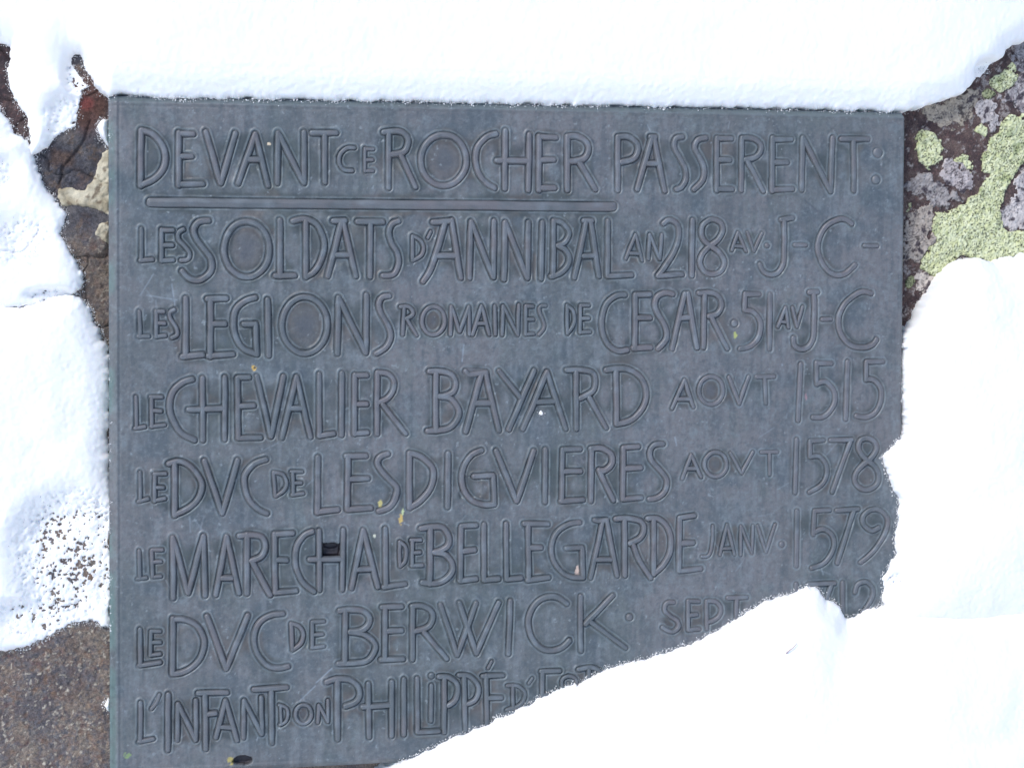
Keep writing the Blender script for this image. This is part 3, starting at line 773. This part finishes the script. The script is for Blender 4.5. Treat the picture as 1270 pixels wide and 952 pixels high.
for i_, tp in enumerate(TAN): patch('mortar_patch', [tp], M_lichen, tan, 0.003, 0.003, 0.0013, 'pale tan crust of old mortar beside the left edge of the plaque' if i_ == 0 else 'small lower scrap of tan mortar by the plaque edge', seed=i_, rough=.001, parent=rock)
LICH = [
 ('lichen', [r1((225, 640), (250, 605), (290, 590), (340, 605), (385, 640), (405, 680), (420, 760), (395, 830), (350, 855), (300, 840), (265, 790), (245, 750), (222, 690))], green, 'oval yellow-green lichen just right of the plaque corner'),
 ('lichen', [r1((710, 250), (760, 230), (830, 180), (865, 145), (890, 200), (900, 260), (860, 310), (790, 350), (740, 330), (715, 290))], green, 'yellow-green lichen highest up, under the snow edge'),
 ('lichen', [r1((645, 345), (700, 315), (755, 350), (725, 400), (680, 395))], olive, 'small olive lichen below the topmost green one'),
 ('lichen', [r1((618, 560), (660, 548), (697, 580), (690, 628), (655, 612), (622, 592))], green, 'tiny round yellow-green lichen between grey crusts'),
 ('lichen', [r1((492, 790), (540, 750), (600, 760), (614, 830), (592, 872), (560, 852), (545, 808), (510, 812))], green, 'hook-shaped small yellow-green lichen'),
 ('lichen', [[(1222, 224), (1213, 239), (1201, 246), (1196, 254), (1182, 259), (1160, 263), (1156, 272), (1156, 289), (1160, 299), (1155, 305), (1148, 312), (1144, 323), (1139, 334), (1148, 337), (1167, 347), (1175, 345), (1182, 325), (1194, 317), (1211, 322), (1225, 330), (1245, 330), (1259, 322), (1300, 320), (1300, 285), (1270, 284.6), (1257, 288), (1245, 282), (1240, 263), (1246, 240), (1259, 220), (1275, 195), (1300, 190), (1300, 142), (1270, 142), (1252, 141), (1238, 155), (1238, 166), (1222, 173), (1222, 186), (1216, 195), (1217, 212), (1226, 218)]], green, 'largest yellow-green lichen sheet, running down to the snow'),
 ('lichen', [r2((138, 265), (150, 210), (175, 205), (181, 240), (150, 272))], green, 'tiny yellow-green lichen touching the right edge of the plaque'),
 ('lichen', [r2((128, 650), (130, 600), (170, 588), (192, 612), (160, 662))], olive, 'small olive lichen beside a whitish rosette'),
 ('lichen', [r2((118, 905), (120, 855), (180, 850), (220, 792), (227, 842), (190, 885))], olive, 'lowest olive lichen, at the tip of the right snow'),
 ('lichen', [r1((262, 450), (290, 415), (400, 410), (500, 360), (600, 320), (660, 350), (650, 420), (620, 470), (560, 540), (500, 572), (400, 570), (320, 542), (270, 500))], grey((158, 150, 140), (192, 183, 172)), 'broad tan-grey lichen under the edge of the top snow'),
 ('lichen', [r1((620, 400), (700, 380), (760, 420), (740, 470), (800, 500), (790, 560), (760, 620), (700, 640), (700, 560), (640, 520), (620, 460))], grey((164, 160, 164), (202, 199, 203)), 'lilac-grey lichen between brown rock and green lichens'),
 ('lichen', [r1((400, 850), (430, 780), (490, 790), (540, 830), (600, 850), (625, 920), (600, 985), (480, 970), (400, 900))], grey((150, 145, 150), (206, 200, 205)), 'lilac lichen next to the hook-shaped green one'),
 ('lichen', [r2((128, 350), (160, 270), (220, 225), (275, 228), (278, 370), (290, 410), (250, 450), (210, 510), (126, 500))], grey((156, 149, 145), (190, 183, 178)), 'smooth grey-tan lichen at the right edge of the plaque'),
 ('lichen', [r2((178, 592), (230, 568), (300, 590), (328, 612), (290, 700), (250, 718), (200, 660))], grey((184, 176, 174), (214, 208, 204)), 'pinkish-white rosette lichen near the right snow'),
 ('lichen', [r2((130, 130), (200, 75), (260, 68), (310, 100), (380, 130), (425, 200), (330, 248), (270, 225), (220, 180), (140, 165))], grey((128, 125, 128), (178, 175, 178)), 'mottled grey lichen above the smooth grey-tan one'),
 ('lichen', [r2((622, 260), (660, 210), (700, 150), (690, 90), (745, 40), (870, 30), (870, 350), (745, 350), (690, 365), (640, 340))], grey((176, 172, 176), (214, 211, 214)), 'whitish lilac lichen inside the large green sheet'),
 ('lichen', [[(1253, 62), (1262, 50), (1300, 48), (1300, 110), (1270, 95), (1256, 85)]], grey((132, 132, 140), (170, 170, 178)), 'blue-grey lichen in the upper right corner'),
 ('lichen', [r1((870, 140), (960, 215), (1110, 240), (1110, 500), (960, 480), (860, 400), (800, 400), (780, 362), (860, 315), (905, 260))], grey((120, 112, 120), (196, 194, 198)), 'speckled light grey lichen between two green ones'),
]
for i_, (nm, pl, cf, lb) in enumerate(LICH):
    g_ = cf in (green, olive)
    patch(nm, pl, M_lichen, cf, 0.0030 if g_ else 0.0018, 0.002, 0.00115, lb, seed=10 + i_, cell=0.0034 if g_ else 0.0042, dots=.30 if g_ else .08, noise_amp=.0045 if g_ else .008, noise_s=.009, parent=rock)

# ------------------------------------------------------------------ snow
def plate_sd(x, y):
    return sdf([corner['bl'], corner['br'], corner['tr'], corner['tl']], x, y)
def grains(P, n, base, seed, smin=0.00035, smax=0.0009, spread=0.0020):
    """loose snow crystals: small lumps scattered round the points P (k,3)"""
    r_ = np.random.RandomState(seed); i = r_.randint(0, len(P), n); c = P[i].copy()
    c[:, :2] += r_.normal(0, spread, (n, 2)) * (r_.rand(n, 1) ** 1.5); s = smin + (smax - smin) * r_.rand(n) ** 3
    c[:, 2] = base(c[:, 0], c[:, 1]) + s * .4
    O = np.array([[1, 0, 0], [-1, 0, 0], [0, 1, 0], [0, -1, 0], [0, 0, 1], [0, 0, -1]], float)
    T_ = np.array([[0, 2, 4], [2, 1, 4], [1, 3, 4], [3, 0, 4], [2, 0, 5], [1, 2, 5], [3, 1, 5], [0, 3, 5]])
    v_ = c[:, None, :] + O[None] * s[:, None, None] * (0.6 + 0.8 * r_.rand(n, 6, 1)) + r_.normal(0, .25, (n, 6, 3)) * s[:, None, None]
    return v_.reshape(-1, 3), (T_[None] + (np.arange(n) * 6)[:, None, None]).reshape(-1, 3)
def snow(name, poly, label, wv, base, thick, edge, segu, segv, dust=None, swell=0.0, swell_l=0.2, seed=0, ngr=2500, amp=0.004, lumps=0.004, ll_ok=False):
    P = pxpoly(poly, wv); U = axis(segu); W = axis(segv); x, y = np.meshgrid(U, W)
    s = sdf(P, x, y); infr = s + amp * fbm(x, y, 0.016, 4, 400 + seed) + amp * .45 * fbm(x, y, 0.004, 2, 410 + seed)
    s_cl = s; s = infr; sp = np.clip(np.where(s > 0, np.maximum(s_cl + (s - s_cl) * np.exp(-np.clip(s_cl, 0, 1) / .006), .0003), 0), 0, None); sb_l = box(box(np.clip(s_cl, -.05, None), 9), 9); sb_l = np.clip(sb_l, 0, None) * sm(0, .03, sp); q = 1 - np.clip(sp / edge, 0, 1)
    z = thick * np.sqrt(1 - q * q) + swell * (1 - np.exp(-sb_l / swell_l))
    z += sm(0, edge * 2, sp) * (lumps * fbm(x, y, 0.09, 3, 420 + seed) + 0.10 * lumps * fbm(x, y, 0.016, 3, 430 + seed)) + 0.0006 * fbm(x, y, 0.0045, 2, 440 + seed) * sm(0, .003, sp)
    if dust is not None:
        d = dust(x, y); hole_ = .95 * fbm(x, y, 0.0036, 2, 450 + seed, .9) + .4 * fbm(x, y, .02, 3, 455 + seed)
        rz_ = rock_w(x, y); z = z * (1 - d) + d * (0.0011 - 0.0042 * sm(.05, .55, hole_ - .17 + .22 * (d - .7)))
    z = np.where(s > 0, z, z * 0 - 0.05 * np.clip(-s / 0.0035, 0, 1))
    b = base(x, y)
    if dust is not None and (base is rock_s or base is b_top): b = b + (rz_ - b) * sm(.1, .7, d)
    zz = b + z; keep = s > -0.0036
    V, Q, _ = compact(np.stack([x, y, zz], -1).reshape(-1, 3), grid_quads(len(U), len(W), keep))
    o = mesh_np(name, V, Q, M_snow); link(o, None, label, 'snow', None if name in ('snow_patch', 'snow_crumb') else 'stuff')
    ed = (abs(s) < 0.0035) & (x > e_l - .01) & (x < e_r + .01) & (y > e_b - .01) & (y < e_t + .01)
    if ll_ok: ed &= (plate_sd(x, y) < -0.003) | ((hsh(np.floor(x / .004), np.floor(y / .004), 77) > .8) & (plate_sd(x, y) < .002))
    if ed.any():
        ep = np.stack([x[ed], y[ed], b[ed]], -1)
        v_, t_ = grains(ep, ngr, lambda a, c: np.where(plate_sd(a, c) > 0, 0.0003, rock_w(a, c)), 500 + seed)
        g_ = mesh_np('snow_grain', v_, t_, M_snow, tris=True, smooth=False); link(g_, o, None, None, 'stuff'); g_.location = Vector(g_.location) - o.location
    if dust is not None:
        dm = d * (x > e_l - .01) * (x < e_r + .01) * (y > e_b - .01) * (y < e_t + .01) * (s > .002) * (z > -.002); fl_ = np.flatnonzero(dm.ravel() > .25)
        if len(fl_):
            r_ = np.random.RandomState(900 + seed); pk = dm.ravel()[fl_] ** 1.5 * (np.clip(.25 + 1.6 * fbm(x.ravel()[fl_], y.ravel()[fl_], .02, 3, 950), .02, 2)); pk /= pk.sum()
            ii = fl_[r_.choice(len(fl_), int(min(2400, len(fl_) * .12)), p=pk)]; gp = np.stack([x.ravel()[ii], y.ravel()[ii], zz.ravel()[ii]], -1)
            zmap = lambda a, c, q_=gp: q_[:, 2] if len(a) == len(q_) else 0
            n_g = len(gp); O = r_.normal(0, 1, (n_g, 4, 3)); O /= np.linalg.norm(O, axis=2)[..., None]; sz = .00028 + .0007 * r_.rand(n_g, 1, 1) ** 2.5
            v_ = (gp[:, None] + O * sz).reshape(-1, 3); t_ = (np.array([[0, 1, 2], [0, 2, 3], [0, 3, 1], [1, 3, 2]])[None] + (np.arange(n_g) * 4)[:, None, None]).reshape(-1, 3)
            g_ = mesh_np('rock_grit', v_, t_, M_rock, np.repeat(mix(lin(64, 66, 78), lin(112, 110, 116), r_.rand(n_g)), 4, 0), tris=True, smooth=False); link(g_, o, None, None, 'stuff'); g_.location = Vector(g_.location) - o.location
    return o
fr = lambda x, y, wv=0.0: at(np.array([float(x)]), np.array([float(y)]), wv)[0]
fine = 0.0017
# top cap with the tongue that hangs down at the left
top = [(-560, -420), (1900, -420), (1900, 30), (1500, 20), (1290, 40), (1252, 60), (1235, 85), (1215, 95), (1195, 115), (1165, 125), (1140, 132), (1125, 138), (1100, 137.5), (1000, 135), (900, 133.5), (800, 132), (700, 130.5), (600, 128.5), (500, 126), (400, 123.5), (300, 123), (210, 122), (178, 118.5), (150, 116), (135, 119), (126, 112), (113, 97), (106, 85), (101, 72), (97, 65), (88, 66), (87, 74), (94, 86), (104, 96), (108, 104), (100, 110), (98, 120), (97, 140), (92, 152), (75, 163), (60, 172), (55, 181), (45, 186), (36, 190), (34, 178), (35, 165), (33, 145), (20, 125), (8, 100), (5, 85), (8, 70), (10, 52), (0, 50), (-200, 60), (-560, 60)]
def d_top(x, y):
    a = fr(97, 92, RW); b = fr(88, 150, RW); c_ = fr(1218, 92, RW)
    return np.maximum.reduce([sm(0.030, 0.008, np.hypot((x - a[0]) * 1.3, (y - a[1]) * .8)), .9 * sm(.026, .008, np.hypot((x - c_[0]) * .8, (y - c_[1]) * 1.2)), 0.85 * sm(0.045, 0.012, np.hypot((x - b[0]) * 1.0, y - b[1]))])
def b_top(x, y):
    r_ = rock_s(x, y); a = fr(135, 120)[0]
    return r_ + (-0.0085 - r_) * sm(a - 0.05, a + 0.004, x) * sm(a + 1.35, a + .985, x)
yt = fr(600, 205, RW)[1]
snow('snow_cap', top, 'thick smooth snow cap lying along the top edge of the plaque', -0.008, b_top, 0.014, 0.026,
     [(-0.75, e_l - .01, .03), (e_l - .01, fr(150, 0)[0], .00145), (fr(150, 0)[0], e_r + .02, fine), (e_r + .02, 1.8, .03)], [(yt, fr(600, 90)[1], .00145), (fr(600, 90)[1], e_t + .02, .0026), (e_t + .02, 0.75, .03)], dust=d_top, swell=0.03, swell_l=0.12, seed=1, ngr=3200, lumps=.0025, amp=.0035)
# left drifts
lu = [(-560, 60), (-200, 100), (-10, 130), (0, 134), (6, 142), (12, 150), (18, 165), (34, 172), (38, 190), (50, 220), (62, 240), (82, 262), (76, 290), (90, 318), (103, 342), (100, 357), (78, 370), (40, 380), (-200, 390), (-560, 390)]
def d_lu(x, y):
    a = fr(30, 300, RW); b = fr(62, 366, RW); c_ = fr(5, 215, RW)
    return np.maximum.reduce([0.7 * sm(0.05, 0.012, np.hypot(x - a[0], y - a[1])), .95 * sm(0.022, 0.008, np.hypot((x - b[0]) * .6, (y - b[1]) * 1.6)), .5 * sm(0.03, .01, np.hypot(x - c_[0], y - c_[1]))])
snow('snow_drift', lu, 'rough snow patch on the rock left of the plaque, upper one', RW, rock_s, 0.012, 0.02,
     [(-0.75, e_l - .01, .03), (e_l - .01, fr(125, 300)[0], .00145)], [(fr(0, 400, RW)[1], fr(0, 50, RW)[1], .0015)], dust=d_lu, swell=.01, seed=2, ngr=1700)
ll = [(-560, 380), (-100, 372), (30, 380), (62, 370), (92, 366), (106, 373), (117, 398), (127, 420), (134, 426), (136.5, 450), (136, 520), (135, 560), (139, 566), (136, 580), (137.5, 626), (139, 640), (136, 660), (137, 700), (137, 775), (128, 776), (118, 770), (104, 768), (92, 772), (60, 788), (30, 802), (0, 808), (-200, 820), (-560, 830)]
def d_ll(x, y):
    a = fr(92, 690, RW); b = fr(45, 765, RW)
    return np.maximum(1.0 * sm(0.105, 0.05, np.hypot((x - a[0]) * 1.15, (y - a[1]) * 1.0)), 1.0 * sm(.055, .02, np.hypot((x - b[0]) * .8, (y - b[1]) * 1.4)))
snow('snow_drift', ll, 'large snow drift against the left edge of the plaque, thinning to dark specks below', RW, rock_s, 0.016, 0.03,
     [(-0.75, e_l - .01, .03), (e_l - .01, fr(150, 600)[0], .00145)], [(fr(0, 830, RW)[1], fr(0, 355, RW)[1], .0015)], dust=d_ll, swell=.014, seed=3, ngr=2200, ll_ok=True)
# right and lower drifts
rt = [(1900, 250), (1400, 300), (1290, 312), (1262, 318), (1240, 324), (1215, 318), (1195, 325), (1175, 340), (1165, 360), (1150, 385), (1135, 405), (1122, 419), (1119, 440), (1120, 470), (1119, 500), (1121, 520), (1118, 540), (1105, 553), (1093, 566), (1096, 576), (1101, 590), (1106, 606), (1112, 620), (1113, 640), (1107, 660), (1108, 690), (1098, 706), (1093, 716), (1096, 728), (1092, 745), (1100, 775), (1250, 800), (1900, 800)]
def b_rt(x, y):
    r_ = rock_s(x, y); return r_ + (-0.001 - r_) * sm(-0.22, -0.0, plate_sd(x, y))
def d_rt(x, y):
    a = fr(1108, 722); return .8 * sm(.024, .008, np.hypot(x - a[0], y - a[1]))
snow('snow_drift', rt, 'deep snow drift covering the lower right edge of the plaque', -0.004, b_rt, 0.020, 0.024,
     [(fr(1085, 500)[0], e_r + .01, fine), (e_r + .01, 1.8, .03)], [(fr(1200, 810)[1], fr(1200, 300, RW)[1], fine), (fr(1200, 300, RW)[1], fr(1200, 200)[1], .01)], dust=d_rt, swell=.06, swell_l=.15, seed=4, ngr=2600)
lo = [(1900, 690), (1270, 734), (1200, 744), (1120, 744), (1094, 749), (1070, 757), (1056, 766), (1047, 767), (1041, 752), (1024, 742), (1013, 730), (1000, 727), (985, 735), (950, 745), (920, 762), (885, 785), (850, 801), (810, 814), (770, 824), (745, 831), (720, 846), (690, 856), (660, 872), (620, 890), (570, 911), (520, 936), (495, 947), (470, 962), (440, 990), (380, 1060), (300, 1500), (1900, 1500)]
def b_lo(x, y):
    r_ = rock_s(x, y); return r_ + (0.0 - r_) * sm(-0.25, 0.0, plate_sd(x, y))
snow('snow_bank', lo, 'big smooth snow bank lying across the lower right corner of the lettering', 0.0, b_lo, 0.018, 0.022,
     [(fr(350, 900)[0], e_r + .02, .0019), (e_r + .02, 1.8, .03)], [(-1.9, e_b - .01, .03), (e_b - .01, fr(1000, 715)[1], .0019)], swell=.10, swell_l=.16, seed=5, ngr=4000, amp=.0035)
sp_ = [(121, 158), (127, 150), (134, 149), (136, 160), (136, 183), (131, 178), (124, 170)]
snow('snow_patch', sp_, 'small snow patch caught between rock and the plaque top left corner', RW, rock_s, 0.016, 0.008, [(fr(110, 160)[0], fr(145, 160)[0], .0014)], [(fr(0, 195, RW)[1], fr(0, 140, RW)[1], .0014)], seed=6, ngr=250, amp=.0015, ll_ok=True)
snow('snow_patch', [(129, 874), (134, 866), (137, 868), (137, 884), (132, 880)], 'tiny snow fleck by the lower left edge of the plaque', RW, rock_s, 0.014, 0.005, [(fr(122, 870)[0], fr(142, 870)[0], .0012)], [(fr(0, 892, RW)[1], fr(0, 858, RW)[1], .0012)], seed=7, ngr=60, amp=.001, ll_ok=True)
snow('snow_crumb', [(668, 513.5), (669, 510), (671, 508.5), (673, 510.5), (674, 514), (671, 515)], 'single white snow crumb on the plate under the second A of the BAYARD line', 0.0, lambda x, y: plate_z(np.stack([x, y], -1).reshape(-1, 2)).reshape(x.shape) - .0012, .0025, .002,
     [(fr(662, 512)[0], fr(680, 512)[0], .0006)], [(fr(671, 520)[1], fr(671, 503)[1], .0006)], seed=8, ngr=6, amp=.0004)
stem = pxpoly([(968, 806), (972, 801.5), (976, 799), (982, 793.5)], .03); zb = []
for sx, sy in stem: zb.append(.0 + .024 + .10 * (1 - math.exp(-.045 / .16)) + .0015)
def stalk(name, pts, zz, r_, col, label):
    P = np.array([[a[0], a[1], z_] for a, z_ in zip(pts, zz)]); n = 6; V_ = []
    for i_, p in enumerate(P):
        t = P[min(i_ + 1, len(P) - 1)] - P[max(i_ - 1, 0)]; t /= np.linalg.norm(t); a = np.cross(t, [0, 0, 1]); a /= np.linalg.norm(a); b = np.cross(t, a); rr = r_ * (1 - .6 * i_ / (len(P) - 1))
        V_ += [p + rr * (math.cos(q_) * a + math.sin(q_) * b) for q_ in np.linspace(0, 2 * math.pi, n, endpoint=False)]
    Q_ = [[i_ * n + j_, i_ * n + (j_ + 1) % n, (i_ + 1) * n + (j_ + 1) % n, (i_ + 1) * n + j_] for i_ in range(len(P) - 1) for j_ in range(n)]
    o = mesh_np(name, np.array(V_), np.array(Q_), M_lichen, np.tile(lin(*col), (len(V_), 1))); link(o, None, label, 'dry stem'); return o
stalk('dry_stem', stem, [z_ + .002 * math.sin(i_ * 1.2) for i_, z_ in enumerate(zb)], .0008, (176, 150, 150), 'thin dry stem poking out of the big lower snow bank')
# snow lying over the ground at the foot of the boulder
gx, gy = np.meshgrid(np.linspace(-1, 1, 140), np.linspace(-1, 1, 140)); gx = np.sign(gx) * abs(gx) ** 2 * 150; gy = np.sign(gy) * abs(gy) ** 2 * 150
gz = 0.06 * fbm(gx, gy, 1.7, 4, 600) + 1.2 * fbm(gx, gy, 40, 3, 601) * sm(3, 30, np.hypot(gx, gy))
gr = mesh_np('snowy_ground', np.stack([gx, gy, gz - .1], -1).reshape(-1, 3), grid_quads(140, 140), M_snow, world=False); link(gr, None, None, None, 'structure')
print('glyphs', len(glyphs), 'tris', sum(len(o.data.polygons) * 2 for o in bpy.data.objects if o.type == 'MESH'))
